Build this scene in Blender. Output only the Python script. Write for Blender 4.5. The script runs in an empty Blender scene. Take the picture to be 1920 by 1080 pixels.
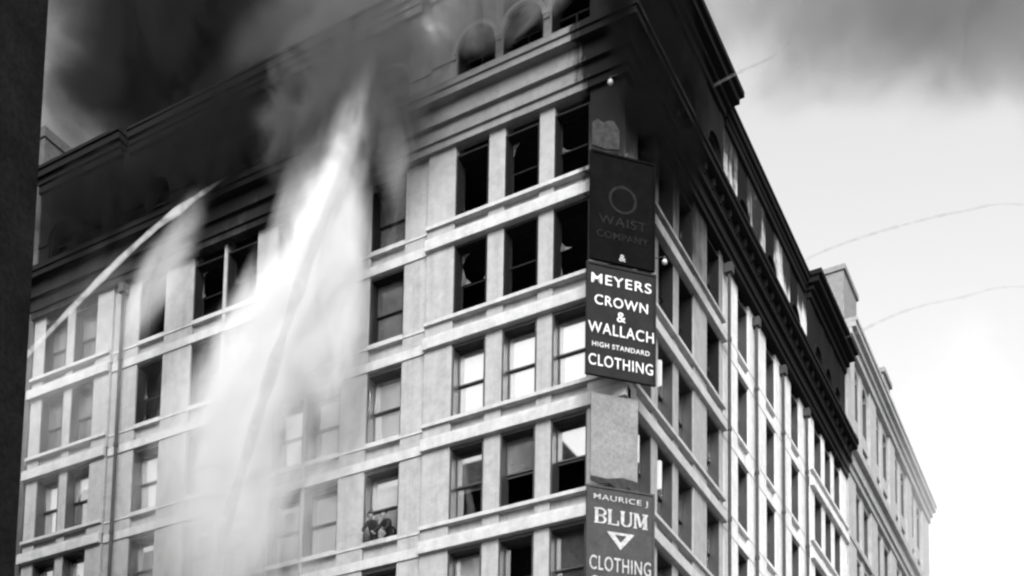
import bpy, bmesh, math, random
from mathutils import Vector, Matrix
random.seed(7)
R = math.radians
sc = bpy.context.scene
COL = sc.collection

# ------------------------------------------------------------------ camera
def make_camera():
    yaw, pit, rol = R(-28.84), R(5.75), R(0.93)
    fw = Vector((math.sin(yaw)*math.cos(pit), math.cos(yaw)*math.cos(pit), math.sin(pit)))
    rt = Vector((math.cos(yaw), -math.sin(yaw), 0)); up = rt.cross(fw)
    r2 = rt*math.cos(rol) + up*math.sin(rol); u2 = -rt*math.sin(rol) + up*math.cos(rol)
    cd = bpy.data.cameras.new('camera'); co = bpy.data.objects.new('camera', cd); COL.objects.link(co)
    m = Matrix((r2, u2, -fw)).transposed().to_4x4(); m.translation = Vector((16.2666, -36.8339, 1.7))
    co.matrix_world = m
    cd.sensor_width = 36; cd.lens = 2292.5/1920*36
    cd.shift_y = (1807.3-540)/1920; cd.shift_x = 0
    cd.clip_start = .1; cd.clip_end = 3000
    sc.camera = co
make_camera()

# ------------------------------------------------------------------ world, sun, exposure
SUN = Vector((0.42, -0.72, 0.60)).normalized()
w = bpy.data.worlds.new('World'); sc.world = w; w.use_nodes = True
nt = w.node_tree; nt.nodes.clear()
sky = nt.nodes.new('ShaderNodeTexSky'); sky.sky_type = 'NISHITA'; sky.sun_disc = False
sky.sun_elevation = math.asin(SUN.z); sky.sun_rotation = math.atan2(SUN.x, SUN.y)
sky.dust_density = 6.0; sky.air_density = 1.6; sky.ozone_density = 1.0
bw = nt.nodes.new('ShaderNodeRGBToBW')            # the photograph is monochrome
bg = nt.nodes.new('ShaderNodeBackground'); bg.inputs[1].default_value = 0.15
wo = nt.nodes.new('ShaderNodeOutputWorld')
nt.links.new(sky.outputs[0], bw.inputs[0]); nt.links.new(bw.outputs[0], bg.inputs[0]); nt.links.new(bg.outputs[0], wo.inputs[0])
sl = bpy.data.lights.new('sun', 'SUN'); sl.energy = 0.5; sl.angle = R(25); sl.color = (1, 1, 1)
so = bpy.data.objects.new('sun', sl); COL.objects.link(so); so.rotation_euler = SUN.to_track_quat('Z', 'Y').to_euler(); so.location = (30, -50, 80)
sc.view_settings.view_transform = 'Standard'; sc.view_settings.look = 'None'
sc.view_settings.exposure = 1.6; sc.view_settings.gamma = 1.0; sc.view_settings.use_curve_mapping = False
cy = sc.cycles
cy.use_denoising = True
cy.max_bounces = 8; cy.diffuse_bounces = 3; cy.glossy_bounces = 2; cy.transparent_max_bounces = 16; cy.volume_bounces = 5
cy.volume_step_rate = 4.0; cy.volume_max_steps = 32
cy.filter_width = 2.4

# ------------------------------------------------------------------ helpers
class MB:
    def __init__(s): s.v = []; s.f = []
    def box(s, x0, x1, y0, y1, z0, z1):
        if x0 > x1: x0, x1 = x1, x0
        if y0 > y1: y0, y1 = y1, y0
        n = len(s.v)
        s.v += [(x0,y0,z0),(x1,y0,z0),(x1,y1,z0),(x0,y1,z0),(x0,y0,z1),(x1,y0,z1),(x1,y1,z1),(x0,y1,z1)]
        s.f += [tuple(n+i for i in q) for q in ((0,3,2,1),(4,5,6,7),(0,1,5,4),(1,2,6,5),(2,3,7,6),(3,0,4,7))]
        return s
    def sbox(s, side, a0, a1, d0, d1, z0, z1):
        """box on a street front: a along the front, d outward from the front plane"""
        if side == 'L': return s.box(a0, a1, -d0, -d1, z0, z1)
        return s.box(d0, d1, a0, a1, z0, z1)
    def tube(s, pts, rad, n=8, closed=False):
        rings = []
        for i, p in enumerate(pts):
            p = Vector(p); a = Vector(pts[max(i-1, 0)]); b = Vector(pts[min(i+1, len(pts)-1)])
            t = (b-a).normalized(); q = t.orthogonal().normalized() if abs(t.z) > .95 else t.cross(Vector((0,0,1))).normalized()
            k = t.cross(q); r = rad[i] if isinstance(rad, (list, tuple)) else rad
            ring = []
            for j in range(n):
                an = 2*math.pi*j/n; ring.append(len(s.v)); s.v.append(tuple(p + (q*math.cos(an)+k*math.sin(an))*r))
            rings.append(ring)
        for i in range(len(rings)-1):
            for j in range(n):
                s.f.append((rings[i][j], rings[i][(j+1) % n], rings[i+1][(j+1) % n], rings[i+1][j]))
        s.f.append(tuple(reversed(rings[0]))); s.f.append(tuple(rings[-1]))
        return s
    def prism(s, side, pts, d0, d1):
        """closed outline (a, z) extruded outward from d0 to d1"""
        n = len(s.v); m = len(pts)
        for d in (d0, d1):
            for a, z in pts: s.v.append((a, -d, z) if side == 'L' else (d, a, z))
        s.f.append(tuple(range(n, n+m))); s.f.append(tuple(reversed(range(n+m, n+2*m))))
        for i in range(m):
            j = (i+1) % m; s.f.append((n+j, n+i, n+m+i, n+m+j))
        return s
    def mesh(s, name):
        me = bpy.data.meshes.new(name); me.from_pydata(s.v, [], s.f); me.validate()
        bm = bmesh.new(); bm.from_mesh(me); bmesh.ops.recalc_face_normals(bm, faces=bm.faces); bm.to_mesh(me); bm.free()
        return me
    def build(s, name, mat, parent=None, smooth=False, bevel=0):
        me = s.mesh(name)
        if smooth:
            for p in me.polygons: p.use_smooth = True
        return obj(name, me, mat, parent, bevel)

def obj(name, me, mat, parent=None, bevel=0):
    o = bpy.data.objects.new(name, me); COL.objects.link(o)
    if mat and me and not me.materials: me.materials.append(mat)
    if parent: o.parent = parent
    if bevel:
        b = o.modifiers.new('bevel', 'BEVEL'); b.width = bevel; b.segments = 2; b.limit_method = 'ANGLE'
    return o
def tag(o, label=None, cat=None, group=None, kind=None):
    for k, v in (('label', label), ('category', cat), ('group', group), ('kind', kind)):
        if v: o[k] = v
    return o
def empty(name, loc=(0,0,0), rz=0):
    o = bpy.data.objects.new(name, None); COL.objects.link(o); o.location = loc; o.rotation_euler = (0,0,rz); o.empty_display_size = .3
    return o

# ------------------------------------------------------------------ materials (greys only: a monochrome plate)
def nodes(name):
    m = bpy.data.materials.new(name); m.use_nodes = True
    t = m.node_tree; b = t.nodes['Principled BSDF']; return m, t, b
def math_(t, op, a, b=None, clamp=False):
    n = t.nodes.new('ShaderNodeMath'); n.operation = op; n.use_clamp = clamp
    for i, x in enumerate((a, b)):
        if x is None: continue
        if isinstance(x, (int, float)): n.inputs[i].default_value = x
        else: t.links.new(x, n.inputs[i])
    return n.outputs[0]
def noise_(t, vec, scale, detail=4, rough=.6):
    n = t.nodes.new('ShaderNodeTexNoise'); n.inputs['Scale'].default_value = scale; n.inputs['Detail'].default_value = detail; n.inputs['Roughness'].default_value = rough
    t.links.new(vec, n.inputs['Vector']); return n.outputs['Fac']
def mapr(t, v, a, b, c, d, smooth=True):
    n = t.nodes.new('ShaderNodeMapRange'); n.interpolation_type = 'SMOOTHSTEP' if smooth else 'LINEAR'
    for i, x in zip((1,2,3,4), (a,b,c,d)): n.inputs[i].default_value = x
    t.links.new(v, n.inputs[0]); return n.outputs[0]
def mixf(t, f, a, b):
    n = t.nodes.new('ShaderNodeMix'); n.data_type = 'FLOAT'
    for i, x in ((0, f), (2, a), (3, b)):
        if isinstance(x, (int, float)): n.inputs[i].default_value = x
        else: t.links.new(x, n.inputs[i])
    return n.outputs[0]
def plain(name, v, rough=.7, var=.25, scale=3.0, bump=.15, metallic=0):
    m, t, b = nodes(name)
    g = t.nodes.new('ShaderNodeNewGeometry').outputs['Position']
    n1 = noise_(t, g, scale); n2 = noise_(t, g, scale*9, 3)
    k = math_(t, 'MULTIPLY', n1, n2); c = mapr(t, k, .1, .45, v*(1-var), v*(1+var), False)
    t.links.new(c, b.inputs['Base Color']); b.inputs['Specular IOR Level'].default_value = .4 if rough <= .5 else .12 if v > .05 else .02; b.inputs['Roughness'].default_value = rough; b.inputs['Metallic'].default_value = metallic
    bp = t.nodes.new('ShaderNodeBump'); bp.inputs['Strength'].default_value = bump; bp.inputs['Distance'].default_value = .02
    t.links.new(n2, bp.inputs['Height']); t.links.new(bp.outputs[0], b.inputs['Normal'])
    return m
def stone(name, v, z0=38.5, soft=3.0, soot=.008, amount=.98, right=None, left=None):
    """weathered stone with fire soot, and painted shade at cornice and attic, on the upper storeys (z0 = level where it begins on the long left front;
    right = (y0, y1, rise at y0, rise at y1): how much lower it begins along the other street; left = (x0, x1, rise) the same towards the far end)"""
    m, t, b = nodes(name)
    g = t.nodes.new('ShaderNodeNewGeometry').outputs['Position']
    sx = t.nodes.new('ShaderNodeSeparateXYZ'); t.links.new(g, sx.inputs[0])
    big = noise_(t, g, .35, 5); med = noise_(t, g, 2.2, 5, .7); fine = noise_(t, g, 26, 3)
    mp = t.nodes.new('ShaderNodeMapping'); t.links.new(g, mp.inputs[0]); mp.inputs['Scale'].default_value = (3.2, 3.2, .22)
    streak = noise_(t, mp.outputs[0], 1.0, 4, .65)
    k = math_(t, 'ADD', math_(t, 'MULTIPLY', med, .5), math_(t, 'ADD', math_(t, 'MULTIPLY', fine, .25), math_(t, 'MULTIPLY', streak, .35)))
    base = mapr(t, k, .32, .78, v*.60, v*1.28, False)
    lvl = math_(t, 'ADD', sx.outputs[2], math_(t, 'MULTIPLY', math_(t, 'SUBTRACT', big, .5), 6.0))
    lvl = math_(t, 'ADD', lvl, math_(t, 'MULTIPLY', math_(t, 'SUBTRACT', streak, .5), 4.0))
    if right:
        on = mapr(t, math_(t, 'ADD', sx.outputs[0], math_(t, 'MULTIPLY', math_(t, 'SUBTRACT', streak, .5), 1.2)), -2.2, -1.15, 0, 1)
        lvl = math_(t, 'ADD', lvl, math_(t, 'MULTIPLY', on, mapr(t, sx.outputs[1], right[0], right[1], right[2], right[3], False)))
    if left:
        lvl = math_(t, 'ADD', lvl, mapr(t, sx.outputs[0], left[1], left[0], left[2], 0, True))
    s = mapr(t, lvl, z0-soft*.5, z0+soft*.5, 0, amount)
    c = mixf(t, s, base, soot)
    t.links.new(c, b.inputs['Base Color']); b.inputs['Roughness'].default_value = .85
    b.inputs['Specular IOR Level'].default_value = .02
    bp = t.nodes.new('ShaderNodeBump'); bp.inputs['Strength'].default_value = .35; bp.inputs['Distance'].default_value = .02
    t.links.new(math_(t, 'ADD', fine, math_(t, 'MULTIPLY', med, .8)), bp.inputs['Height']); t.links.new(bp.outputs[0], b.inputs['Normal'])
    return m
def glass(name, tint=.9, gloss=.12, rough=.03, body=0.0, bodyc=.3):
    m, t, b = nodes(name); t.nodes.remove(b); out = t.nodes['Material Output']
    tr = t.nodes.new('ShaderNodeBsdfTransparent'); tr.inputs[0].default_value = (tint,)*3+(1,)
    gl = t.nodes.new('ShaderNodeBsdfGlossy'); gl.inputs['Roughness'].default_value = rough
    df = t.nodes.new('ShaderNodeBsdfDiffuse')
    g = t.nodes.new('ShaderNodeNewGeometry').outputs['Position']; n = noise_(t, g, 1.1, 5, .65)
    t.links.new(mapr(t, n, .3, .7, bodyc*.5, bodyc*1.3), df.inputs[0])
    m1 = t.nodes.new('ShaderNodeMixShader'); m1.inputs[0].default_value = body
    t.links.new(tr.outputs[0], m1.inputs[1]); t.links.new(df.outputs[0], m1.inputs[2])
    fr = t.nodes.new('ShaderNodeLayerWeight'); fr.inputs[0].default_value = .5
    m2 = t.nodes.new('ShaderNodeMixShader'); t.links.new(math_(t, 'ADD', math_(t, 'MULTIPLY', math_(t, 'POWER', fr.outputs['Facing'], 4.0), .8), gloss, True), m2.inputs[0])
    t.links.new(m1.outputs[0], m2.inputs[1]); t.links.new(gl.outputs[0], m2.inputs[2]); t.links.new(m2.outputs[0], out.inputs[0])
    return m
def volume(name, dens, albedo, nscale=1.6, namp=.9, inner=.55, seed=0, stretch=(1,1,1), aniso=0.0, lo=0.0, dist=.6, detail=5, feather=.22):
    """soft-edged cloud: density falls to nothing at the edge of its unit-sphere domain and is broken by noise"""
    m, t, b = nodes(name); t.nodes.remove(b); out = t.nodes['Material Output']
    tc = t.nodes.new('ShaderNodeTexCoord')
    ln = t.nodes.new('ShaderNodeVectorMath'); ln.operation = 'LENGTH'; t.links.new(tc.outputs['Object'], ln.inputs[0])
    mp = t.nodes.new('ShaderNodeMapping'); t.links.new(tc.outputs['Object'], mp.inputs[0])
    mp.inputs['Scale'].default_value = stretch; mp.inputs['Location'].default_value = (seed*3.17, seed*1.71, seed*2.39)
    n = noise_(t, mp.outputs[0], nscale, detail, .62)
    n.node.inputs['Distortion'].default_value = dist
    e = math_(t, 'SUBTRACT', 1.0, ln.outputs['Value'])
    e2 = math_(t, 'ADD', e, math_(t, 'MULTIPLY', math_(t, 'SUBTRACT', n, .5), namp*1.6))
    edge = mapr(t, e, 0, feather, 0, 1)
    d = math_(t, 'MULTIPLY', mapr(t, e2, lo, inner, 0, dens), edge)
    pv = t.nodes.new('ShaderNodeVolumePrincipled')
    pv.inputs['Color'].default_value = (albedo,)*3+(1,); pv.inputs['Anisotropy'].default_value = aniso
    t.links.new(d, pv.inputs['Density']); t.links.new(pv.outputs[0], out.inputs['Volume'])
    return m

M = {}
RT = (0, 20, 8.0, -1.0)
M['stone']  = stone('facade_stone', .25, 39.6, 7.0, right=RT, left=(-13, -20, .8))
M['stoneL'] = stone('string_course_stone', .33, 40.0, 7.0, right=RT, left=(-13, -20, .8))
M['brick']  = stone('pale_right_wall', .50, 40.5, 3.0, right=RT, amount=.9)  # paler wall for the right front beyond its corner bay
M['rwallL'] = stone('pale_stone_trim', .50, 40.5, 3.0, right=RT, amount=.9)
M['corn']   = stone('cornice_stone', .15, 41.0, 6.0, right=(24, 36, 8, 3), left=(-9, -16, 6))  # dark run along the right front holds soot and the cornice's own shade
M['attic']  = stone('attic_stone', .26, 45.5, 4.5, soot=.006, amount=.98, right=(26, 36, 9, 3), left=(-9, -15, 9))  # blackening joins soot with painted cornice shadow
M['arch']   = stone('attic_arch_stone', .20, 41.6, 5.0, soot=.006, amount=.98, right=(26, 36, 9, 3), left=(-9, -15, 9))  # arch heads darken lower down, soot and painted cornice shadow together
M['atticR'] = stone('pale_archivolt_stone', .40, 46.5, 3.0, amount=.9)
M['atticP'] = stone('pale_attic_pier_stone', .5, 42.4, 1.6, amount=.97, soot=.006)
M['far']    = stone('far_stone', .29, 48.5, 6.0, amount=.5, soot=.08)
M['farL']   = stone('far_trim_stone', .27, 49.5, 6.0, amount=.5, soot=.1)
M['farD']   = plain('far_flank_brick', .17, .9)
M['wood']   = plain('dark_frame_wood', .022, .5, .3, 6)  # one dark colour for the frame and the boards lining the reveal
M['sash']   = plain('sash_paint', .035, .5, .3, 6)
M['char']   = plain('charred_wood', .014, .95, .4, 9, .4)
M['glass']  = glass('window_glass', .94, .36)
M['grime']  = glass('smoke_grimed_glass', .6, .08, .12, .75, .09)
M['blind']  = plain('white_roller_blind', .82, .9, .08, 1.3, .05)
M['blindg'] = plain('grey_roller_blind', .20, .9, .45, 1.6, .05)
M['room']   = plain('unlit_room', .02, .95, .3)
M['iron']   = plain('downpipe_iron', .05, .6, .3, 5)
M['ironp']  = plain('pale_painted_iron', .30, .6, .3, 5)
M['roofing']= plain('tar_roof', .06, .95)
M['black']  = plain('sooty_shaded_brick', .007, .95, .5, .8, .3)  # sooty brick with the wall's shade put into the base colour
M['blackL'] = plain('sooty_shaded_trim', .010, .95, .4, 1.2, .3)  # trim in the same near-black, shade included
M['flank']  = plain('grey_party_wall', .06, .95, .35, 1.5)
M['signd']  = plain('sign_enamel_dark', .016, .6, .3, 2)
M['signm']  = plain('sign_enamel_grey', .042, .6, .3, 2)
M['signb']  = plain('burnt_sign_board', .003, .8, .5, 2)
M['letter'] = plain('sign_letter_white', .50, .6, .5, 9)
M['letterg']= plain('sign_letter_sooty', .012, .8, .5, 4)
M['lettern']= plain('sign_letter_weathered', .30, .7, .6, 9)
M['board']  = plain('weathered_blank_board', .14, .8, .3, 1.0)
M['white']  = plain('white_enamel', .42, .4, .06, 3)
M['scrap']  = plain('sooty_canvas', .03, .9, .6, 5)
M['coat']   = plain('dark_wool', .02, .95, .3, 12)
M['skin']   = plain('skin', .30, .6, .12, 12)
M['asphalt']= plain('wet_asphalt', .05, .6, .4, .6)
M['paving'] = plain('paving_stone', .18, .85, .3, .8)

# ------------------------------------------------------------------ ground
tag(MB().box(-300, 300, -200, 420, -.5, -.004).build('ground', M['paving']), kind='structure')
tag(MB().box(-160, 14, -14.0, -4.0, -.3, 0).build('road', M['asphalt']), kind='structure')
tag(MB().box(4.0, 14.0, -3.996, 300, -.3, 0).build('road', M['asphalt']), kind='structure')
tag(MB().box(-160, 3.6, -3.6, 0.4, -.3, .13).build('pavement', M['paving']), kind='structure')
tag(MB().box(.1, 3.6, .404, 120, -.3, .13).build('pavement', M['paving']), kind='structure')

# ------------------------------------------------------------------ the burning factory
HEAD = {4:17.4, 5:21.4, 6:25.42, 7:29.47, 8:33.47, 9:37.2}
SILL = {5:18.5, 6:22.58, 7:26.6, 8:30.68, 9:34.6}
ROWS = (5, 6, 7, 8, 9)
CORB, CORT, TOP = 37.55, 39.85, 45.05
fb = empty('factory_building', (0, 0, 0))
tag(fb, 'ten storey pale stone factory with burning top floors and corner signs', 'building')
# window openings (from the shared corner outwards)
LC = [(-2.83,-1.38),(-4.90,-3.45),(-7.05,-5.60),(-11.05,-9.40),(-14.02,-12.30),(-15.85,-14.16),(-18.62,-16.92),(-20.5,-18.78),(-23.72,-22.15),(-27.75,-26.25),(-29.75,-28.25)]
RC = [(1.18,2.72),(3.30,4.86),(5.42,6.95),(8.50,10.2),(12.90,14.42),(17.12,18.62),(21.35,22.85),(25.45,26.9),(27.65,28.95),(29.7,31.0)]
LSEG = [(-8.28,0,0.0,1),(-25.25,-8.28,-.14,0),(-30.5,-25.25,0.0,1)]
RSEG = [(0,10.62,0.0,1),(10.62,24.5,-.14,0),(24.5,32.4,0.0,1)]
def dep(side, a):
    for a0, a1, d, p in (LSEG if side == 'L' else RSEG):
        if a0 <= a <= a1: return d
    return 0
# corner pier and the piers between the openings
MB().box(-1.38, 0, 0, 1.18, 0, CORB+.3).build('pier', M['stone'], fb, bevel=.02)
for side, cols, segs, far_end in (('L', LC, LSEG, -30.5), ('R', RC, RSEG, 32.4)):
    cs = sorted(cols); edges = []
    if side == 'L':
        gaps = [(far_end, cs[0][0])] + [(cs[i][1], cs[i+1][0]) for i in range(len(cs)-1)]
    else:
        gaps = [(cs[i][1], cs[i+1][0]) for i in range(len(cs)-1)] + [(cs[-1][1], far_end)]
    for g0, g1 in gaps:
        cuts = [g0] + [s[0] for s in segs if g0 < s[0] < g1] + [g1]
        for c0, c1 in zip(cuts, cuts[1:]):
            mid = (c0+c1)/2; d = dep(side, mid)
            pav = [s[3] for s in segs if s[0] <= mid <= s[1]][0]
            if pav and c1-c0 < .95: d -= .05                      # slender mullion piers sit back a little
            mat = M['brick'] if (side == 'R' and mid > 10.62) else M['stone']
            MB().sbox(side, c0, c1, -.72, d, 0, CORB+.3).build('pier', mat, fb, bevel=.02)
    # spandrels, sills and courses
    for row in ROWS:
        zb, zs = HEAD[row-1], SILL[row]
        for a0, a1 in cols:
            d = dep(side, (a0+a1)/2); mat = M['brick'] if (side == 'R' and a0 > 10.62) else M['stone']
            MB().sbox(side, a0+.003, a1-.003, -.70, d-.16, zb+.02, zs-.12).build('spandrel', mat, fb)
            MB().sbox(side, a0+.004, a1-.004, -.66, (d+.03) if not (side == 'R' and a0 > 10.62) else d-.01, zs-.12, zs).build('sill', M['stoneL'] if not (side == 'R' and a0 > 10.62) else M['rwallL'], fb)
        for s0, s1, d, pav in segs:
            mat = M['stoneL'] if not (side == 'R' and s0 > 10) else M['rwallL']
            if pav:
                e0, e1 = s0, s1
                p = .17
                if side == 'L' and s1 == 0: e1 = p
                if side == 'R' and s0 == 0: e0 = .006
                if side == 'L' and s0 < -30: e0 = -30.5-.1
                MB().sbox(side, e0, e1, -.30, p, zb+.06, zb+.47).build('belt_course', mat, fb, bevel=.02)
                if side == 'L' and s1 == 0: e1 = p-.05
                MB().sbox(side, e0, e1, -.28, p-.05, zb+.47, zb+.56).build('belt_course', mat, fb)
                MB().sbox(side, s0+.004, s1-.10 if s1 == 0 else s1-.004, -.25, .11, zs-.17, zs-.03).build('string_course', mat, fb)
            else:
                MB().sbox(side, s0+.003, s1-.003, -.4, d+(.06 if side == 'L' else .025), zb+.08, zb+.46).build('belt_course', mat, fb, bevel=.01)
                MB().sbox(side, s0+.003, s1-.003, -.4, d+(.035 if side == 'L' else .02), zs-.19, zs-.10).build('string_course', mat, fb)

# rooms behind the openings: floors and a core, so that every opening looks into the building
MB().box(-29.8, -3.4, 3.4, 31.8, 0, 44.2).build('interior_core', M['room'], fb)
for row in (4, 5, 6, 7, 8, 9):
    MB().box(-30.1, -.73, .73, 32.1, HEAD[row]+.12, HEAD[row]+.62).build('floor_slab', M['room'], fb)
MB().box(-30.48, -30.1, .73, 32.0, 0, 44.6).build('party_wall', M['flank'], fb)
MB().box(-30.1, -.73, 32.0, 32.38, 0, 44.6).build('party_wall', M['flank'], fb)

# windows ---------------------------------------------------------------
_mc = {}
def cached(key, fn):
    if key not in _mc: _mc[key] = fn()
    return _mc[key]
def frame_mesh(w_, h):
    a = w_/2-.003; b = MB()
    b.box(-a, -a+.07, .07, .62, .005, h-.005); b.box(a-.07, a, .07, .62, .005, h-.005)
    b.box(-a+.07, a-.07, .07, .62, h-.08, h-.005); b.box(-a+.07, a-.07, .40, .62, .005, .06)
    return b.mesh('window')
def sash_mesh(w_, h):
    a = w_/2-.075; b = MB()
    b.box(-a, -a+.045, 0, .05, 0, h); b.box(a-.045, a, 0, .05, 0, h)
    b.box(-a+.045, a-.045, 0, .05, 0, .055); b.box(-a+.045, a-.045, 0, .05, h-.05, h)
    return b.mesh('sash')
def pane_mesh(w_, h):
    a = w_/2-.12; return MB().box(-a, a, .02, .028, .055, h-.05).mesh('pane')
def blind_mesh(w_, h):
    a = w_/2-.08
    b = MB(); n = 8
    for i in range(n):                      # a hanging cloth with a slight belly
        z0, z1 = h*i/n, h*(i+1)/n
        k = len(b.v); y0 = .02*math.sin(i*1.7); y1 = .02*math.sin((i+1)*1.7)
        b.v += [(-a, y0, z0), (a, y0, z0), (a, y1, z1), (-a, y1, z1)]; b.f.append((k, k+1, k+2, k+3))
    b.box(-a, a, -.018, .03, -.02, 0)
    return b.mesh('blind')
def torn_mesh(w_, h, seed):
    rr = random.Random(seed); a = w_/2-.1; b = MB(); n = 7; zz = [rr.uniform(.0, .75)*h for _ in range(n+1)]
    for i in range(n):
        x0, x1 = -a+2*a*i/n, -a+2*a*(i+1)/n
        k = len(b.v); b.v += [(x0, .03*rr.random(), zz[i]), (x1, .03*rr.random(), zz[i+1]), (x1, 0, h), (x0, 0, h)]; b.f.append((k, k+1, k+2, k+3))
    return b.mesh('blind')
def own(me, mat):
    key = (me.name, mat.name)
    if key not in _mc:
        c = me.copy(); c.materials.clear(); c.materials.append(mat); _mc[key] = c
    return _mc[key]
def part(name, me, mat, parent, loc):
    o = bpy.data.objects.new(name, own(me, mat)); COL.objects.link(o); o.parent = parent; o.location = loc; return o
def window(side, a0, a1, z0, z1, d, st, parent, seed=0):
    w_, h = round(a1-a0, 3), round(z1-z0, 3); k = (w_, h)
    fm = cached(('f',)+k, lambda: frame_mesh(w_, h))
    burnt = st.startswith('burnt')
    f = part('window', fm, M['char'] if burnt else M['wood'], parent, (((a0+a1)/2, -d, z0) if side == 'L' else (d, (a0+a1)/2, z0)))
    if side == 'R': f.rotation_euler = (0, 0, math.pi/2)
    hs = round((h-.14)/2+.02, 3)
    sm = cached(('s', w_, hs), lambda: sash_mesh(w_, hs)); pm = cached(('p', w_, hs), lambda: pane_mesh(w_, hs))
    smat = M['char'] if burnt else M['sash']
    zu = .06+hs-.03
    if st == 'burnt_empty':
        rr = random.Random(seed*31+5); a = w_/2-.08; b = MB()
        for (cx_, cz, q) in ((-a, .12, 1), (a, .12, -1), (-a, h-.1, 1), (a, h-.1, -1), (-a, h*.5, 1), (a, h*.5, -1)):
            if rr.random() < .45: continue
            up = -1 if cz > h*.6 else 1; k = len(b.v); l1, l2 = rr.uniform(.15, .5), rr.uniform(.2, .8)
            pts = [(cx_, cz), (cx_+q*l1, cz+up*.03), (cx_+q*l1*.45, cz+up*l2*.4), (cx_+q*.06, cz+up*l2)]
            for y in (.47, .476):
                for (u, v) in pts: b.v.append((u, y, v))
            b.f += [(k, k+1, k+2, k+3), (k+7, k+6, k+5, k+4)]
        if b.v:
            sh = b.build('glass_shard', M['grime'], f); sh['kind'] = 'stuff'
        if seed % 3 == 0: part('sash', sm, smat, f, (0, .44, zu))
        elif seed % 3 == 1: part('sash', sm, smat, f, (0, .51, .06))
        return f
    part('sash', sm, smat, f, (0, .44, zu))
    lift = {'open': hs-.12, 'half': hs*.45, 'open_grey': hs-.1}.get(st, 0)
    part('sash', sm, smat, f, (0, .51, .06+lift))
    g = M['grime'] if st in ('grime', 'burnt_grime', 'open') else M['glass']
    part('pane', pm, g, f, (0, .44, zu)); part('pane', pm, g, f, (0, .51, .06+lift))
    fr = {'full': .985, 'half': .62, 'open': 0, 'open_grey': .46, 'upper': .5, 'grey': .97, 'greyhalf': .55, 'grime': 0, 'dark': 0, 'burnt_grime': 0}.get(st, 0)
    if fr:
        bh = round((h-.1)*fr, 2)
        bm_ = cached(('b', w_, bh), lambda: blind_mesh(w_, bh))
        part('blind', bm_, M['blindg'] if st in ('grey', 'greyhalf', 'open_grey') else M['blind'], f, (0, .575, h-.09-bh))
    if st == 'torn':
        part('blind', torn_mesh(w_, h*.5, seed), M['blind'], f, (0, .575, h*.45))
    return f
LST = {   # state of every opening on the left front, corner outwards
 9: ['burnt_empty']*3 + ['burnt_grime', 'burnt_grime', 'burnt_grime', 'burnt_empty', 'burnt_empty', 'burnt_empty', 'burnt_grime', 'burnt_grime'],
 8: ['burnt_empty', 'burnt_empty', 'burnt_empty', 'burnt_grime', 'burnt_grime', 'grime', 'burnt_empty', 'burnt_empty', 'burnt_empty', 'grime', 'grime'],
 7: ['full', 'full', 'full', 'full', 'full', 'full', 'full', 'grime', 'full', 'full', 'grime'],
 6: ['open_grey', 'open', 'greyhalf', 'upper', 'full', 'full', 'full', 'full', 'full', 'torn', 'full'],
 5: ['grey', 'dark', 'upper', 'full', 'full', 'full', 'full', 'full', 'full', 'torn', 'full']}
LST[7] = ['full', 'full', 'full', 'full', 'full', 'full', 'full', 'full', 'full', 'torn', 'full']
for row in ROWS:
    for i, (a0, a1) in enumerate(LC):
        window('L', a0, a1, SILL[row], HEAD[row], dep('L', (a0+a1)/2), LST[row][i], fb, seed=row*13+i)
    for i, (a0, a1) in enumerate(RC):
        st = 'burnt_empty' if row >= 8 and i < 4 else random.choice(['dark', 'dark', 'upper', 'grey', 'dark'])
        window('R', a0, a1, SILL[row], HEAD[row], dep('R', (a0+a1)/2), st, fb, seed=row*7+i)

# main cornice over the ninth storey ------------------------------------
CPROF = [(37.55,37.85,.16),(37.85,38.0,.26),(38.0,38.42,.22),(38.42,38.62,.40),(38.62,39.15,.34),(39.15,39.42,.70),(39.42,39.62,.78),(39.62,39.85,.62)]
for z0, z1, p in CPROF:
    mat = M['corn'] if p < .6 else M['corn']
    MB().box(-30.5-p*.5, p, -p, .30, z0+.3*0, z1).build('cornice', mat, fb, bevel=.015)
    MB().box(-.30, p, .304, 32.4, z0, z1).build('cornice', mat, fb, bevel=.015)
bk = MB().box(-.08, .08, -.22, .05, .08, .42).box(-.06, .06, -.16, .05, -.02, .08).mesh('bracket')
n = 0
for i in range(31):
    o = part('bracket', bk, M['corn'], fb, (.30, .9+i*1.02, 38.70)); o.rotation_euler = (0, 0, math.pi/2)

# attic storey with round-headed windows ---------------------------------
SPR = 41.35
LA = [(-3.02,-1.36),(-5.06,-3.34),(-7.08,-5.38)] + LC[3:]
RA = [(1.16,2.85),(3.17,4.98),(5.30,6.98)] + RC[3:]
def arch_outline(a0, a1, zc, ztop, n=14):
    c, r = (a0+a1)/2, (a1-a0)/2
    pts = [(a0, ztop), (a0, zc)]
    pts += [(c - r*math.cos(math.pi*i/n), zc + r*math.sin(math.pi*i/n)) for i in range(1, n)]
    return pts + [(a1, zc), (a1, ztop)]
def arch_ring(a0, a1, zc, t, n=16):
    c, r = (a0+a1)/2, (a1-a0)/2
    o = [(c-(r+t)*math.cos(math.pi*i/n), zc+(r+t)*math.sin(math.pi*i/n)) for i in range(n+1)]
    i_ = [(c-(r-.002)*math.cos(math.pi*i/n), zc+(r-.002)*math.sin(math.pi*i/n)) for i in range(n+1)]
    return o, i_
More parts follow.
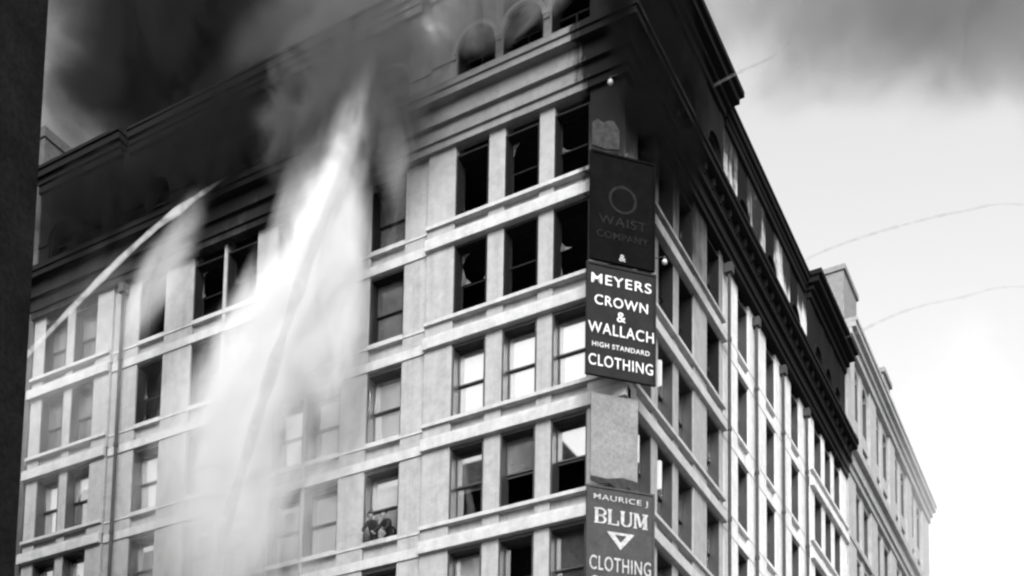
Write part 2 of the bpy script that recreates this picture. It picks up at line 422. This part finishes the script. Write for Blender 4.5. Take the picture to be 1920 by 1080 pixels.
def arch_frame_mesh(w_, hh):
    """round headed dark timber frame with a transom and a centre bar, width w_, springing at hh"""
    b = MB(); r = w_/2-.01; n = 16
    out = [(-r, 0)] + [(-r*math.cos(math.pi*i/n), hh+r*math.sin(math.pi*i/n)) for i in range(n+1)] + [(r, 0)]
    q = r-.09
    inn = [(-q, 0)] + [(-q*math.cos(math.pi*i/n), hh+q*math.sin(math.pi*i/n)) for i in range(n+1)] + [(q, 0)]
    for i in range(len(out)-1):
        k = len(b.v)
        for y in (.08, .60):
            for (x, z) in (out[i], out[i+1], inn[i+1], inn[i]): b.v.append((x, y, z))
        b.f += [(k, k+1, k+2, k+3), (k+7, k+6, k+5, k+4), (k+3, k+2, k+6, k+7), (k, k+4, k+5, k+1)]
    b.box(-q, q, .48, .54, hh-.04, hh+.04); b.box(-.03, .03, .48, .54, 0, hh-.04); b.box(-q, q, .48, .54, 0, .06)
    return b.mesh('arched_window')
for side, cols, segs in (('L', LA, LSEG), ('R', RA, RSEG)):
    cs = sorted(cols)
    ends = (-30.5, 0.0) if side == 'L' else (0.0, 32.4)
    gaps = list(zip([ends[0]]+[c[1] for c in cs], [c[0] for c in cs]+[ends[1]]))
    for g0, g1 in gaps:
        cuts = [g0] + [s[0] for s in segs if g0 < s[0] < g1] + [g1]
        for c0, c1 in zip(cuts, cuts[1:]):
            if side == 'L' and c1 == 0: continue
            if side == 'R' and c0 == 0: continue
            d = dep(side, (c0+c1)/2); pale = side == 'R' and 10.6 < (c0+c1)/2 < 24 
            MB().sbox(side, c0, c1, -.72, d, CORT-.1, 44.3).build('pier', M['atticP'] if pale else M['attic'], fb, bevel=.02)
            if pale is False and c1-c0 > .25:
                MB().sbox(side, c0+.03, c1-.03, d, d+.07, SPR-.18, SPR).build('impost', M['attic'], fb)
    for k, (a0, a1) in enumerate(cols):
        d = dep(side, (a0+a1)/2)
        MB().sbox(side, a0+.003, a1-.003, -.68, d-.06, CORT-.1, 40.25).build('spandrel', M['attic'], fb)
        MB().prism(side, arch_outline(a0+.002, a1-.002, SPR, 44.3), -.70, d-.03).build('arch_head', M['arch'], fb)
        o_, i_ = arch_ring(a0+.002, a1-.002, SPR, .16); b = MB()
        for j in range(len(o_)-1):
            b.prism(side, [o_[j], o_[j+1], i_[j+1], i_[j]], d-.028, d+.09)
        b.build('archivolt', M['atticR'] if (side == 'L' and a0 > -9) else M['attic'], fb)
        me = cached(('af', round(a1-a0, 2)), lambda: arch_frame_mesh(round(a1-a0, 2), SPR-40.25))
        f = part('arched_window', me, M['char'], fb, (((a0+a1)/2, -d, 40.25) if side == 'L' else (d, (a0+a1)/2, 40.25)))
        if side == 'R': f.rotation_euler = (0, 0, math.pi/2)
MB().box(-1.38, 0, 0, 1.18, CORT-.1, 44.3).build('pier', M['attic'], fb, bevel=.02)
# top cornice: deeper over the end pavilions
for side, segs in (('L', LSEG), ('R', RSEG)):
    for s0, s1, d, pav in segs:
        for z0, z1, p in ((44.0,44.35,.12),(44.35,44.62,.30 if pav else .18),(44.62,44.95,.62 if pav else .30),(44.95,45.22 if pav else 45.08,.80 if pav else .36)):
            e0, e1 = s0, s1
            if s0 < -30: p = .12+(p-.12)*.5; z1 = min(z1, 45.12)
            if pav:
                if side == 'L' and s1 == 0: e1 = p; e0 = s0-p*.5
                elif side == 'R' and s0 == 0: e0 = .304; e1 = s1+p*.6
                elif side == 'L': e0 = s0-.1; e1 = s1+p*.5
                else: e0 = s0-p*.6
            else:
                e0 += .5; e1 -= .5
            MB().sbox(side, e0, e1, -.30, p if pav else d+p, z0, z1).build('top_cornice', M['attic'], fb, bevel=.015)
MB().box(-30.2, -.31, .31, 32.1, 44.3, 44.9).build('roof', M['roofing'], fb)

# downpipes
def downpipe(x, y, z0, z1, mat):
    b = MB(); b.tube([(x, y, z0), (x, y, z1)], .075, 10)
    z = z0+1.2
    while z < z1-.3:
        b.tube([(x, y, z), (x, y, z+.16)], .105, 10); z += 4.05
    b.box(x-.17, x+.17, y-.17, y+.17, z1, z1+.42)
    return b.build('downpipe', mat, fb)
downpipe(-24.50, -.12, 0.2, 37.0, M['iron'])
for y in (10.98, 15.15, 19.45, 23.75): downpipe(.12 if y < 11 else .02, y, 0.2, 36.9, M['iron'])

# ------------------------------------------------------------------ buildings around it
def far_building():
    t = empty('neighbouring_building', (0, 32.4, 0)); 
    tag(t, 'hazy pale stone block with paired windows beyond the factory, far right', 'building')
    def P(b, name, mat, par=None, bevel=0):
        o = b.build(name, mat, par or t, bevel=bevel); 
        if par is None: o.location = (0, -32.4, 0)
        return o
    bays = [34.45, 40.35, 46.25, 52.15]; W2 = 1.65; GAP = .75
    openings = []
    for b0 in bays: openings += [(b0, b0+W2), (b0+W2+GAP, b0+2*W2+GAP)]
    rows = [(26.9,29.6),(30.9,33.7),(34.9,37.8),(40.35,41.75)]
    edges = [32.44] + [e for o in openings for e in o] + [59.0]
    for g0, g1 in zip(edges[0::2], edges[1::2]):
        wide = g1-g0 > 1
        P(MB().box(-.7, .10 if wide else 0, g0, g1, 0, 46.1), 'pier', M['far'], bevel=.03)
    lv = [0, 26.9, 29.6, 30.9, 33.7, 34.9, 37.8, 40.35, 41.75, 42.6]
    for (a0, a1) in openings:
        for z0, z1 in ((0,26.9),(29.6,30.9),(33.7,34.9),(37.8,40.35),(41.75,42.6)):
            P(MB().box(-.68, -.06, a0+.003, a1-.003, z0, z1), 'spandrel', M['far'])
        P(MB().prism('R', arch_outline(a0+.002, a1-.002, 44.95, 46.1), -.66, -.05), 'arch_head', M['far'])
    frm = {}
    for (a0, a1) in openings:
        for z0, z1 in rows + [(42.6, 45.7)]:
            b = MB(); w_ = a1-a0; h = z1-z0; key = round(h, 2)
            if key not in frm:
                a = w_/2-.004
                b.box(-a, -a+.09, .08, .5, 0, h).box(a-.09, a, .08, .5, 0, h).box(-a+.09, a-.09, .08, .5, h-.1, h).box(-a+.09, a-.09, .35, .42, h*.5-.04, h*.5+.04)
                pm = MB().box(-a+.09, a-.09, .38, .39, 0.01, h-.1).mesh('pane'); frm[key] = (b.mesh('window'), pm)
            f = part('window', frm[key][0], M['sash'], t, (-.05, (a0+a1)/2-32.4, z0)); f.rotation_euler = (0, 0, math.pi/2)
            part('pane', frm[key][1], M['grime'], f, (0, 0, 0))
    P(MB().box(-14, -1.2, 33.0, 58.4, 0, 46.0), 'interior_core', M['room'])
    for z0, z1, p in ((38.1,38.5,.2),(38.5,39.2,.34),(39.2,39.7,.62),(39.7,39.95,.5)):
        P(MB().box(-.3, p, 32.46, 59.0+p, z0, z1), 'cornice', M['farL'], bevel=.02)
    for z0, z1, p in ((46.1,46.6,.25),(46.6,47.0,.40),(47.0,47.35,.62),(47.35,47.6,.7)):
        P(MB().box(-.6, p, 32.6, 59.0+p*.5, z0, z1), 'top_cornice', M['farL'], bevel=.02)
    for zz in (30.0, 34.05):
        P(MB().box(-.2, .16, 32.5, 59.05, zz, zz+.3), 'belt_course', M['farL'])
    P(MB().box(-16, -.75, 32.45, 58.9, 46.0, 46.9), 'roof', M['roofing'])
    P(MB().box(-16, -.72, 32.42, 32.9, 0, 46.6), 'flank_wall', M['farD'])
    P(MB().box(-16, -.72, 58.5, 59.0, 0, 46.6), 'flank_wall', M['farD'])
    P(MB().box(-6.5, -.15, 32.95, 36.3, 46.9, 51.0).box(-6.6, -.02, 32.85, 36.4, 51.0, 51.35), 'roof_bulkhead', M['farD'], bevel=.03)
    P(MB().box(-2.4, -.2, 44.2, 46.4, 46.9, 50.6).box(-2.55, -.05, 44.05, 46.55, 50.6, 50.95), 'chimney', M['far'], bevel=.03)
far_building()

def left_neighbour():
    t = empty('neighbouring_building', (-30.7, .12, 0)); tag(t, 'grey blank-walled house whose roof edge shows left behind the factory roof', 'building')
    for nm, b, mat in (('wall', MB().box(-22, -.02, .02, 26, 0, 47.2), M['flank']), ('coping', MB().box(-22.1, .06, -.06, 26.1, 47.2, 47.75), M['flank'])):
        b.build(nm, mat, t, bevel=.03)
    for i in range(4):
        for j in range(5):
            x = -3.2-i*4.6; z = 24.5+j*4.1
            f = MB().box(x-.8, x+.8, -.03, .015, z, z+2.4).box(x-.95, x+.95, -.12, .015, z-.18, z-.02).build('window', M['sash'], t)
left_neighbour()

def dark_building():
    t = empty('corner_building', (-11.0, -15.5, 0)); tag(t, 'sooty building wall, its shade put into the black colour, cutting off the left edge of the view', 'building')
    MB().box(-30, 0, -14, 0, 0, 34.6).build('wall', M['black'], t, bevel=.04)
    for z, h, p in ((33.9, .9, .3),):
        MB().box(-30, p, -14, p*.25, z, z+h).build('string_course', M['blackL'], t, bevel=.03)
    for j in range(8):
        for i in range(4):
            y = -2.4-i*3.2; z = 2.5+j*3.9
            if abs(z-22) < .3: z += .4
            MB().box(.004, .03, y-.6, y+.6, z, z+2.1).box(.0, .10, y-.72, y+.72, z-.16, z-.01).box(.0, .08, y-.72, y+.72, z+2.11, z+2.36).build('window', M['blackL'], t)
dark_building()

# ------------------------------------------------------------------ signs across the corner
EV = Vector((1, 1, 0)).normalized(); NV = Vector((1, -1, 0)).normalized()
def on_sign(s, z, k, off=0): return EV*s + NV*(k/math.sqrt(2)+off) + Vector((0, 0, z))
def text(body, s, z, wid, hgt, mat, parent, bold=.004, name='lettering', sh=0):
    cu = bpy.data.curves.new('lettering', 'FONT'); cu.body = body; cu.align_x = 'CENTER'; cu.align_y = 'CENTER'
    cu.size = 1; cu.extrude = .006; cu.offset = bold; cu.space_character = 1.12; cu.shear = sh
    o = bpy.data.objects.new(name, cu); COL.objects.link(o); cu.materials.append(mat); o.parent = parent; o['kind'] = 'stuff'
    o.location = (s, 0, z); o.rotation_euler = (math.pi/2, 0, 0)
    TX.append((o, wid, hgt)); return o
TX = []
def sign(name, s0, s1, z0, z1, k, mat, label, frame=True):
    c = on_sign((s0+s1)/2, z0, k); t = empty(name, c, math.pi/4); tag(t, label, 'sign')
    hw = (s1-s0)/2; h = z1-z0
    MB().box(-hw, hw, 0, .06, 0, h).build('board', mat, t, bevel=.01)
    b = MB(); fr = .05
    if frame:
        b.box(-hw-.02, -hw+fr, -.035, .07, -.02, h+.02).box(hw-fr, hw+.02, -.035, .07, -.02, h+.02)
        b.box(-hw+fr, hw-fr, -.035, .07, h-fr, h+.02).box(-hw+fr, hw-fr, -.035, .07, -.02, fr)
        b.build('frame', mat, t)
    for zz in (.5, h-.5):
        br = MB(); br.tube([(-hw*.6, .06, zz), (-hw*.35, .62, zz)], .025, 6).build('bracket', M['iron'], t)
        br = MB(); br.tube([(hw*.75, .06, zz), (hw*.45, .62, zz)], .025, 6).build('bracket', M['iron'], t)
    return t
s1 = sign('corner_sign', -1.55, .97, 25.80, 29.82, .75, M['signd'], 'dark corner sign lettered MEYERS CROWN & WALLACH in white')
zz = lambda z: z-25.80
for body, z, wd, hg in (('MEYERS', 29.28, 2.2, .36), ('CROWN', 28.52, 1.95, .36), ('&', 28.02, .32, .36), ('WALLACH', 27.5, 2.4, .40), ('HIGH STANDARD', 26.9, 2.1, .17), ('CLOTHING', 26.33, 2.35, .40)):
    text(body, 0.0, zz(z), wd, hg, M['letter'], s1).location.y = -.012
s2 = sign('corner_sign', -1.46, .95, 17.4, 21.85, .75, M['signm'], 'grey corner sign lettered BLUM CLOTHING with a triangle emblem')
zz = lambda z: z-17.4
for body, z, wd, hg in (('MAURICE J', 21.46, 1.95, .25), ('CLOTHING', 19.18, 2.2, .50), ('CUTTING', 18.52, 2.15, .40)):
    text(body, 0.0, zz(z), wd, hg, M['lettern'], s2).location.y = -.012
def slab(parent, ch, x, z, w_, h, mat):
    b = MB(); y0, y1 = -.02, .004; st = w_*.26; th = h*.09; sf = w_*.06
    bx = lambda a, c, e, g: b.box(x+a, x+c, y0, y1, z+e, z+g)
    def arc(cx_, cz, rx, rz, t0, t1, wd, n=10):
        for i in range(n):
            p = []
            for q in (i, i+1):
                an = t0+(t1-t0)*q/n
                p.append(((cx_+rx*math.cos(an), cz+rz*math.sin(an)), (cx_+(rx-wd)*math.cos(an), cz+(rz-th)*math.sin(an))))
            k = len(b.v)
            for y in (y0, y1):
                for (u, v) in (p[0][0], p[1][0], p[1][1], p[0][1]): b.v.append((x+u, y, z+v))
            b.f += [(k, k+1, k+2, k+3), (k+7, k+6, k+5, k+4), (k, k+4, k+5, k+1), (k+2, k+6, k+7, k+3)]
    def stem(a, e0=0, e1=h, s0=True, s1_=True, ww=st):
        bx(a, a+ww, e0, e1)
        if s0: bx(a-sf, a, e0, e0+th); bx(a+ww, a+ww+sf, e0, e0+th)
        if s1_: bx(a-sf, a, e1-th, e1); bx(a+ww, a+ww+sf, e1-th, e1)
    if ch == 'B':
        stem(sf); r = w_-2*sf-st
        for cz in (h*.265, h*.745):
            arc(sf+st+r*.35, cz, r*.75, h*.265, -math.pi/2, math.pi/2, st*.8)
            bx(sf+st, sf+st+r*.35, cz-h*.265, cz-h*.265+th); bx(sf+st, sf+st+r*.35, cz+h*.265-th, cz+h*.265)
    elif ch == 'L':
        stem(sf); bx(sf+st+sf, w_, 0, th); bx(w_-th, w_, th, h*.32)
    elif ch == 'U':
        stem(sf, h*.28, h, False); stem(w_-sf-st*.5, h*.28, h, False, ww=st*.5); arc(w_/2, h*.28, w_/2-sf, h*.28, math.pi, 2*math.pi, st*.8, 12)
    elif ch == 'M':
        stem(sf, ww=st*.5); stem(w_-sf-st, ww=st)
        for (u0, u1, wd) in ((sf+st*.4, w_*.5, st*.8), (w_-sf-st*.7, w_*.5, st*.35)):
            k = len(b.v); zt, zl = h-th*.2, h*.12
            for y in (y0, y1):
                for (u, v) in ((u0, zt), (u0+wd*.9, zt), (u1+wd*.45, zl), (u1-wd*.45, zl)): b.v.append((x+u, y, z+v))
            b.f += [(k, k+1, k+2, k+3), (k+7, k+6, k+5, k+4), (k, k+4, k+5, k+1), (k+1, k+5, k+6, k+2), (k+2, k+6, k+7, k+3), (k+3, k+7, k+4, k)]
    o = b.build('lettering', mat, parent); o['kind'] = 'stuff'; return o
for q, (ch, x0, wd) in enumerate((('B', -.95, .44), ('L', -.47, .40), ('U', -.02, .44), ('M', .46, .52))):
    slab(s2, ch, x0, 20.56-17.4, wd, .54, M['lettern'])
def tri(parent, z, w_, h, mat, y):
    b = MB(); b.v = [(-w_/2, y, z+h), (w_/2, y, z+h), (0, y, z), (-w_/2, y+.02, z+h), (w_/2, y+.02, z+h), (0, y+.02, z)]
    b.f = [(0, 2, 1), (3, 4, 5), (0, 1, 4, 3), (1, 2, 5, 4), (2, 0, 3, 5)]
    return b.build('emblem', mat, parent)
e = tri(s2, zz(19.72), 1.0, .60, M['lettern'], -.02)
e2 = tri(e, zz(19.98), .42, .25, M['signm'], -.028)
s0 = sign('corner_sign', -1.45, .92, 29.98, 33.95, .75, M['signb'], 'smoke-blackened corner sign with a round emblem, above the MEYERS sign')
zz = lambda z: z-29.98
em = MB().tube([(0, -.012, zz(32.35)), (0, .02, zz(32.35))], .52, 32).build('emblem', M['letterg'], s0)
MB().tube([(0, -.020, zz(32.35)), (0, .0, zz(32.35))], .42, 32).build('emblem_field', M['signb'], em)
for body, z, wd, hg in (('WAIST', 31.5, 1.75, .34), ('COMPANY', 30.95, 1.9, .26), ('&', 30.2, .24, .24)):
    text(body, 0.0, zz(z), wd, hg, M['letterg'] if z > 30.5 else M['lettern'], s0).location.y = -.012
# torn upper piece of the burnt sign
b = MB(); rr = random.Random(3)
top = [(-1.42+.2*i, 35.1+rr.uniform(-.25, .3)) for i in range(6)]
outl = [(-1.42, 34.15), (-.9, 34.08), (-.42, 34.2)] + list(reversed(top))
c = on_sign(0, 0, .75); t = empty('torn_canvas', c + Vector((0, 0, 34.05)) + EV*-.9, math.pi/4); tag(t, 'torn pale canvas scrap hanging above the blackened corner sign', 'canvas')
b.prism('L', [(p[0]+.9, p[1]-34.05) for p in outl], -.03, .03); b.build('cloth', M['scrap'], t)
# plain weathered board under the seventh-floor course
t = sign('corner_sign', -1.20, .52, 22.30, 25.42, .16, M['board'], 'blank weathered grey board on the corner between two lettered signs', frame=False)
b = MB(); rr = random.Random(5)
b.prism('L', [(-.86, .12), (-.86, -.05), (-.5, -.12), (-.2, -.06), (.05, -.2), (.3, -.28), (.5, -.1), (.7, -.3), (.86, -.14), (.86, .12), (.3, .2), (-.3, .08)], -.01, .03); b.build('broken_strip', M['scrap'], t)
bpy.context.view_layer.update()
dg = bpy.context.evaluated_depsgraph_get()
for o, wd, hg in TX:
    me = bpy.data.meshes.new_from_object(o.evaluated_get(dg)); nm = o.name; par = o.parent; loc = o.location.copy(); mt = o.data.materials[0]
    xs = [v.co.x for v in me.vertices]; ys = [v.co.y for v in me.vertices]; kx = wd/(max(xs)-min(xs)); ky = hg/(max(ys)-min(ys))
    cxx, cyy = (max(xs)+min(xs))/2, (max(ys)+min(ys))/2
    for v in me.vertices: v.co.x = (v.co.x-cxx)*kx; v.co.y = (v.co.y-cyy)*ky
    me.materials.clear(); bpy.data.objects.remove(o); l = obj('lettering', me, mt, par); l['kind'] = 'stuff'; l.location = loc; l.rotation_euler = (math.pi/2, 0, 0)

# narrow white strips at the window jambs and small globe lamps by the corner
for nm, y, z0, z1, lab in (('jamb_strip', 3.30, 27.65, 28.65, 'narrow white upright strip beside the MEYERS sign'),
                           ('jamb_strip', 1.20, 23.68, 24.70, 'narrow white upright strip right of the blank grey board'),
                           ('jamb_strip', 3.32, 23.68, 24.74, 'narrow white upright strip on the pier right of the blank board, lower')):
    tag(MB().box(-.05, .10, y-.03, y+.05, z0, z1).box(-.05, .07, y-.05, y-.03, z0-.03, z1+.03).build(nm, M['white'], bevel=.01), lab, 'board', 'white strips at the window jambs')
def globe(loc, lab, arm):
    t = empty('globe_lamp', loc); tag(t, lab, 'lamp')
    bm = bmesh.new(); bmesh.ops.create_uvsphere(bm, u_segments=16, v_segments=10, radius=.10); me = bpy.data.meshes.new('globe'); bm.to_mesh(me); bm.free()
    for p in me.polygons: p.use_smooth = True
    obj('globe', me, M['white'], t)
    MB().tube([(0, 0, .09), (0, 0, .2)], [.06, .04], 8).build('cap', M['iron'], t)
    MB().tube([(0, 0, .2), arm], .02, 6).build('bracket', M['iron'], t)
globe((.42, 2.75, 32.1), 'small white globe lamp right of the blackened corner sign', (-.4, .1, .35))
globe((-.30, -.62, 36.95), 'small white globe lamp under the main cornice at the corner', (.1, .6, .75))

# ------------------------------------------------------------------ people leaning from the sixth floor window
def person(loc, rz, lab, lean=.5):
    t = empty('person', loc, rz); tag(t, lab, 'person', 'people at the sixth floor window')
    J = {'pel': (0, .35, .10), 'bel': (0, .20, .42), 'chest': (0, .0, .72), 'neck': (0, -.10, .92), 'ls': (-.19, -.03, .80), 'rs': (.19, -.03, .80),
         'le': (-.30, -.18, .50), 're': (.30, -.16, .48), 'lw': (-.20, -.36, .28), 'rw': (.22, -.38, .26), 'lh': (-.13, .4, -.35), 'rh': (.13, .4, -.35)}
    rad = {'pel': .17, 'bel': .165, 'chest': .17, 'neck': .07, 'ls': .09, 'rs': .09, 'le': .06, 're': .06, 'lw': .042, 'rw': .042, 'lh': .10, 'rh': .10}
    E_ = [('pel', 'bel'), ('bel', 'chest'), ('chest', 'neck'), ('chest', 'ls'), ('chest', 'rs'), ('ls', 'le'), ('rs', 're'), ('le', 'lw'), ('re', 'rw'), ('pel', 'lh'), ('pel', 'rh')]
    ks = list(J); me = bpy.data.meshes.new('body'); me.from_pydata([J[k] for k in ks], [(ks.index(a), ks.index(b)) for a, b in E_], [])
    o = obj('coat', me, M['coat'], t); sk = o.modifiers.new('skin', 'SKIN')
    for i, k in enumerate(ks): me.skin_vertices[0].data[i].radius = (rad[k], rad[k]*.8 if k in ('chest', 'bel', 'pel') else rad[k])
    me.skin_vertices[0].data[0].use_root = True
    ss = o.modifiers.new('sub', 'SUBSURF'); ss.levels = ss.render_levels = 2
    # head with brow, nose, jaw and ears, shaped from a sphere
    bm = bmesh.new(); bmesh.ops.create_uvsphere(bm, u_segments=20, v_segments=14, radius=.105)
    for v in bm.verts:
        x, y, z = v.co
        v.co.z *= 1.22; v.co.x *= .86
        if z < -.02: v.co.x *= .86+.9*z; v.co.y -= .012
        if y < -.085 and abs(x) < .03 and -.03 < z < .03: v.co.y -= .028
        if abs(x) > .095 and abs(z) < .03: v.co.x *= 1.16
        if y < -.07 and .015 < z < .045 and abs(x) > .02: v.co.y += .012
    me = bpy.data.meshes.new('head'); bm.to_mesh(me); bm.free()
    for p in me.polygons: p.use_smooth = True
    h = obj('head', me, M['skin'], t); h.location = (0, -.15, 1.06); h.rotation_euler = (R(14), 0, 0)
    MB().tube([(0, .012, .045), (0, .015, .10), (0, .018, .145)], [.112, .10, .03], 16).build('hat', M['coat'], h, smooth=True)
    MB().tube([(0, 0, .038), (0, 0, .048)], [.15, .15], 18).build('hat_brim', M['coat'], h)
    for s in (-1, 1):
        b = MB(); bx = -.20 if s < 0 else .22
        b.box(bx-.035, bx+.035, -.44, -.36, .235, .265)
        for f in range(4): b.tube([(bx-.027+.018*f, -.44, .25), (bx-.027+.018*f, -.475-.008*(f in (1, 2)), .245), (bx-.027+.018*f, -.49, .215)], [.0095, .009, .007], 6)
        b.tube([(bx-s*.03, -.39, .25), (bx-s*.06, -.42, .25), (bx-s*.062, -.445, .24)], [.011, .010, .008], 6)
        b.build('hand', M['skin'], t)
person((-10.55, .10, 22.48), R(10), 'person in dark coat and hat leaning out, left one at the sixth floor window')
person((-9.95, .18, 22.44), R(-14), 'person in dark coat and hat leaning out, right one at the sixth floor window')

# ------------------------------------------------------------------ water from the hoses
def jet_mat(name, dens, seed, albedo=.97, soft=True):
    """spray tube: density falls off with the distance from the tube's own axis (stored per-vertex) and is broken up along it"""
    m, t, b = nodes(name); t.nodes.remove(b); out = t.nodes['Material Output']
    g = t.nodes.new('ShaderNodeTexCoord').outputs['Object']; n = noise_(t, g, 2.3, 3, .6)
    pv = t.nodes.new('ShaderNodeVolumePrincipled'); pv.inputs['Color'].default_value = (albedo,)*3+(1,)
    t.links.new(mapr(t, n, .3, .6, dens*.35, dens), pv.inputs['Density']); t.links.new(pv.outputs[0], out.inputs['Volume'])
    return m
def smooth_path(p, n=10):
    out = []
    P = [Vector(q) for q in p]
    for i in range(len(P)-1):
        a, b, c, d = P[max(i-1, 0)], P[i], P[i+1], P[min(i+2, len(P)-1)]
        for k in range(n):
            s = k/n; out.append(.5*((2*b)+(-a+c)*s+(2*a-5*b+4*c-d)*s*s+(-a+3*b-3*c+d)*s**3))
    out.append(P[-1]); return out
def jet(name, label, pts, r0, r1, dens, seed, albedo=.8):
    ps = smooth_path(pts); rr = random.Random(seed); n = len(ps)
    t = empty(name, ps[0]); tag(t, label, 'water jet', kind='stuff')
    rad = [(r0+(r1-r0)*i/(n-1))*rr.uniform(.75, 1.25)*min(1, .08+(n-1-i)/(n*.18)) for i in range(n)]
    b = MB(); b.tube([p-ps[0] for p in ps], rad, 12); b.build('stream', jet_mat(name, dens, seed, albedo), t)
    return t
jet('water_jet', 'broad white hose jet rising to the tenth floor, centre left', [(-10.0, -14, 1.2), (-10.12, -9, 17.56), (-10.34, -5.5, 28.25), (-10.17, -3.0, 35.36), (-9.79, -1.2, 40.5)], .16, .26, 1.6, 1, .50)
jet('water_jet', 'narrow hose jet slanting up to the attic at far left', [(-33.5, -11.5, 14), (-28.0, -8, 24.6), (-23.43, -5, 31.85), (-20.55, -2.5, 36.95), (-18.0, -.6, 40.0)], .08, .15, 3.5, 2, .84)
jet('water_jet', 'thin hose stream arcing over the right roofline, uppermost of three', [(3.9, 9, 46.6), (3.5, 9, 45.2), (3.2, 9, 44.62), (2.48, 9, 44.40), (1.33, 9, 44.33), (-.08, 9, 44.1), (-1.0, 9, 43.6)], .05, .07, 3.5, 3, .3)
jet('water_jet', 'thin hose stream arcing down onto the middle of the right roofline', [(17.0, 24, 41.5), (10.74, 24, 45.2), (7.79, 24, 45.87), (5.2, 24, 46.11), (2.49, 24, 46.16), (.23, 24, 45.95), (-.98, 24, 45.5)], .055, .085, 2.5, 4, .3)
jet('water_jet', 'thin hose stream arcing onto the far end of the roof, lowest of three', [(17.0, 30, 41.5), (10.08, 30, 44.81), (6.86, 30, 45.21), (4.02, 30, 45.34), (1.36, 30, 44.87), (-.16, 30, 44.54)], .055, .10, 1.8, 5, .3)

_sp = None
def puff(parent, name, c, semi, rot, mat):
    global _sp
    if _sp is None:
        bm = bmesh.new(); bmesh.ops.create_icosphere(bm, subdivisions=3, radius=1.0); _sp = bpy.data.meshes.new('cloud'); bm.to_mesh(_sp); bm.free()
    me = _sp.copy(); me.materials.append(mat)
    o = bpy.data.objects.new(name, me); COL.objects.link(o); o.location = c; o.scale = semi; o.rotation_euler = rot
    if parent: o.parent = parent
    return o
sp = empty('water_spray', (0, 0, 0)); tag(sp, 'white cloud of falling spray hanging before the left front', 'spray', kind='stuff')
SPRAY = [  # centre, half sizes (x, y, z), tilt about Y, density
 ((-10.75, -1.9, 37.0), (1.15, 1.2, 5.0), R(14), 2.4),
 ((-11.9, -2.3, 32.2), (2.3, 1.7, 5.8), R(16), 2.6),
 ((-13.9, -2.5, 30.0), (3.3, 1.8, 6.2), R(32), 1.3),
 ((-15.0, -2.8, 26.6), (3.9, 1.9, 6.4), R(20), .62),
 ((-15.4, -2.9, 22.8), (3.6, 1.9, 5.6), R(8), .5),
 ((-15.6, -1.6, 26.0), (7.8, 1.5, 9.0), R(14), .42),
 ((-11.4, -1.8, 31.0), (2.0, 1.3, 5.2), R(2), 1.5),
 ((-12.8, -2.0, 36.2), (1.6, .9, 4.6), R(28), .5),
 ((-8.9, -1.4, 37.2), (1.1, .8, 4.8), R(-5), .30),
 ((-20.3, -1.9, 35.6), (1.5, .9, 4.0), R(38), .75),
 ((-25.0, -2.4, 31.5), (5.5, 1.6, 8.0), R(35), .08),
]
for i, (c, s, a, d) in enumerate(SPRAY):
    puff(sp, 'spray_cloud', c, s, (0, a, 0), volume('spray_%d' % i, d, .80, .8, 1.35, .8, 11+i, (s[0]*1.2, s[1], s[2]*.36), dist=.8, feather=.5))

# ------------------------------------------------------------------ smoke
sm = empty('smoke', (0, 0, 0)); tag(sm, 'dark smoke rolling from the top floors across the sky, with an added pale mist far right', 'smoke', kind='stuff')
SMOKE = [ # centre, half sizes, euler, density, albedo
 ((-10.4, -1.9, 40.2), (5.6, 1.7, 4.8), (0, R(-6), 0), 1.2, .12),
 ((-4.6, -1.5, 42.2), (4.6, 1.3, 3.0), (0, 0, 0), 1.6, .24),
 ((-18.5, -1.2, 41.6), (6.0, 1.3, 3.2), (0, R(-5), 0), 2.0, .02),
 ((-26.0, -1.0, 41.4), (4.5, 1.0, 2.6), (0, R(-5), 0), 1.8, .02),
 ((.35, 2.2, 40.2), (.8, 6.0, 5.8), (0, 0, 0), 3.0, .01),
 ((-36.5, 13, 68.0), (12, 7, 7), (0, R(-22), 0), 1.5, .03),
 ((-48.0, 26, 80), (26, 10, 18), (0, 0, 0), .22, .14),
 ((-26.0, 20, 68), (17, 8, 11), (0, 0, 0), .34, .20),
 ((2.0, 60, 96), (30, 12, 14), (0, R(14), 0), .24, .26),
 ((17.0, 60, 84), (14, 8, 15), (0, 0, 0), .20, .28),
 ((5.0, 58, 42), (6.5, 26, 17), (0, 0, 0), .035, .90),  # pale mist added before the far block to fade its contrast
]
for i, (c, s, e, d, al) in enumerate(SMOKE):
    puff(sm, 'smoke_plume', c, s, e, volume('smoke_%d' % i, d, al, .55 if c[1] < 10 else .11 if c[1] < 50 else .10, 1.6 if c[1] < 50 else 1.3, .7 if c[1] < 50 else .9, 31+i, s, dist=1.2 if c[1] < 50 else .5))
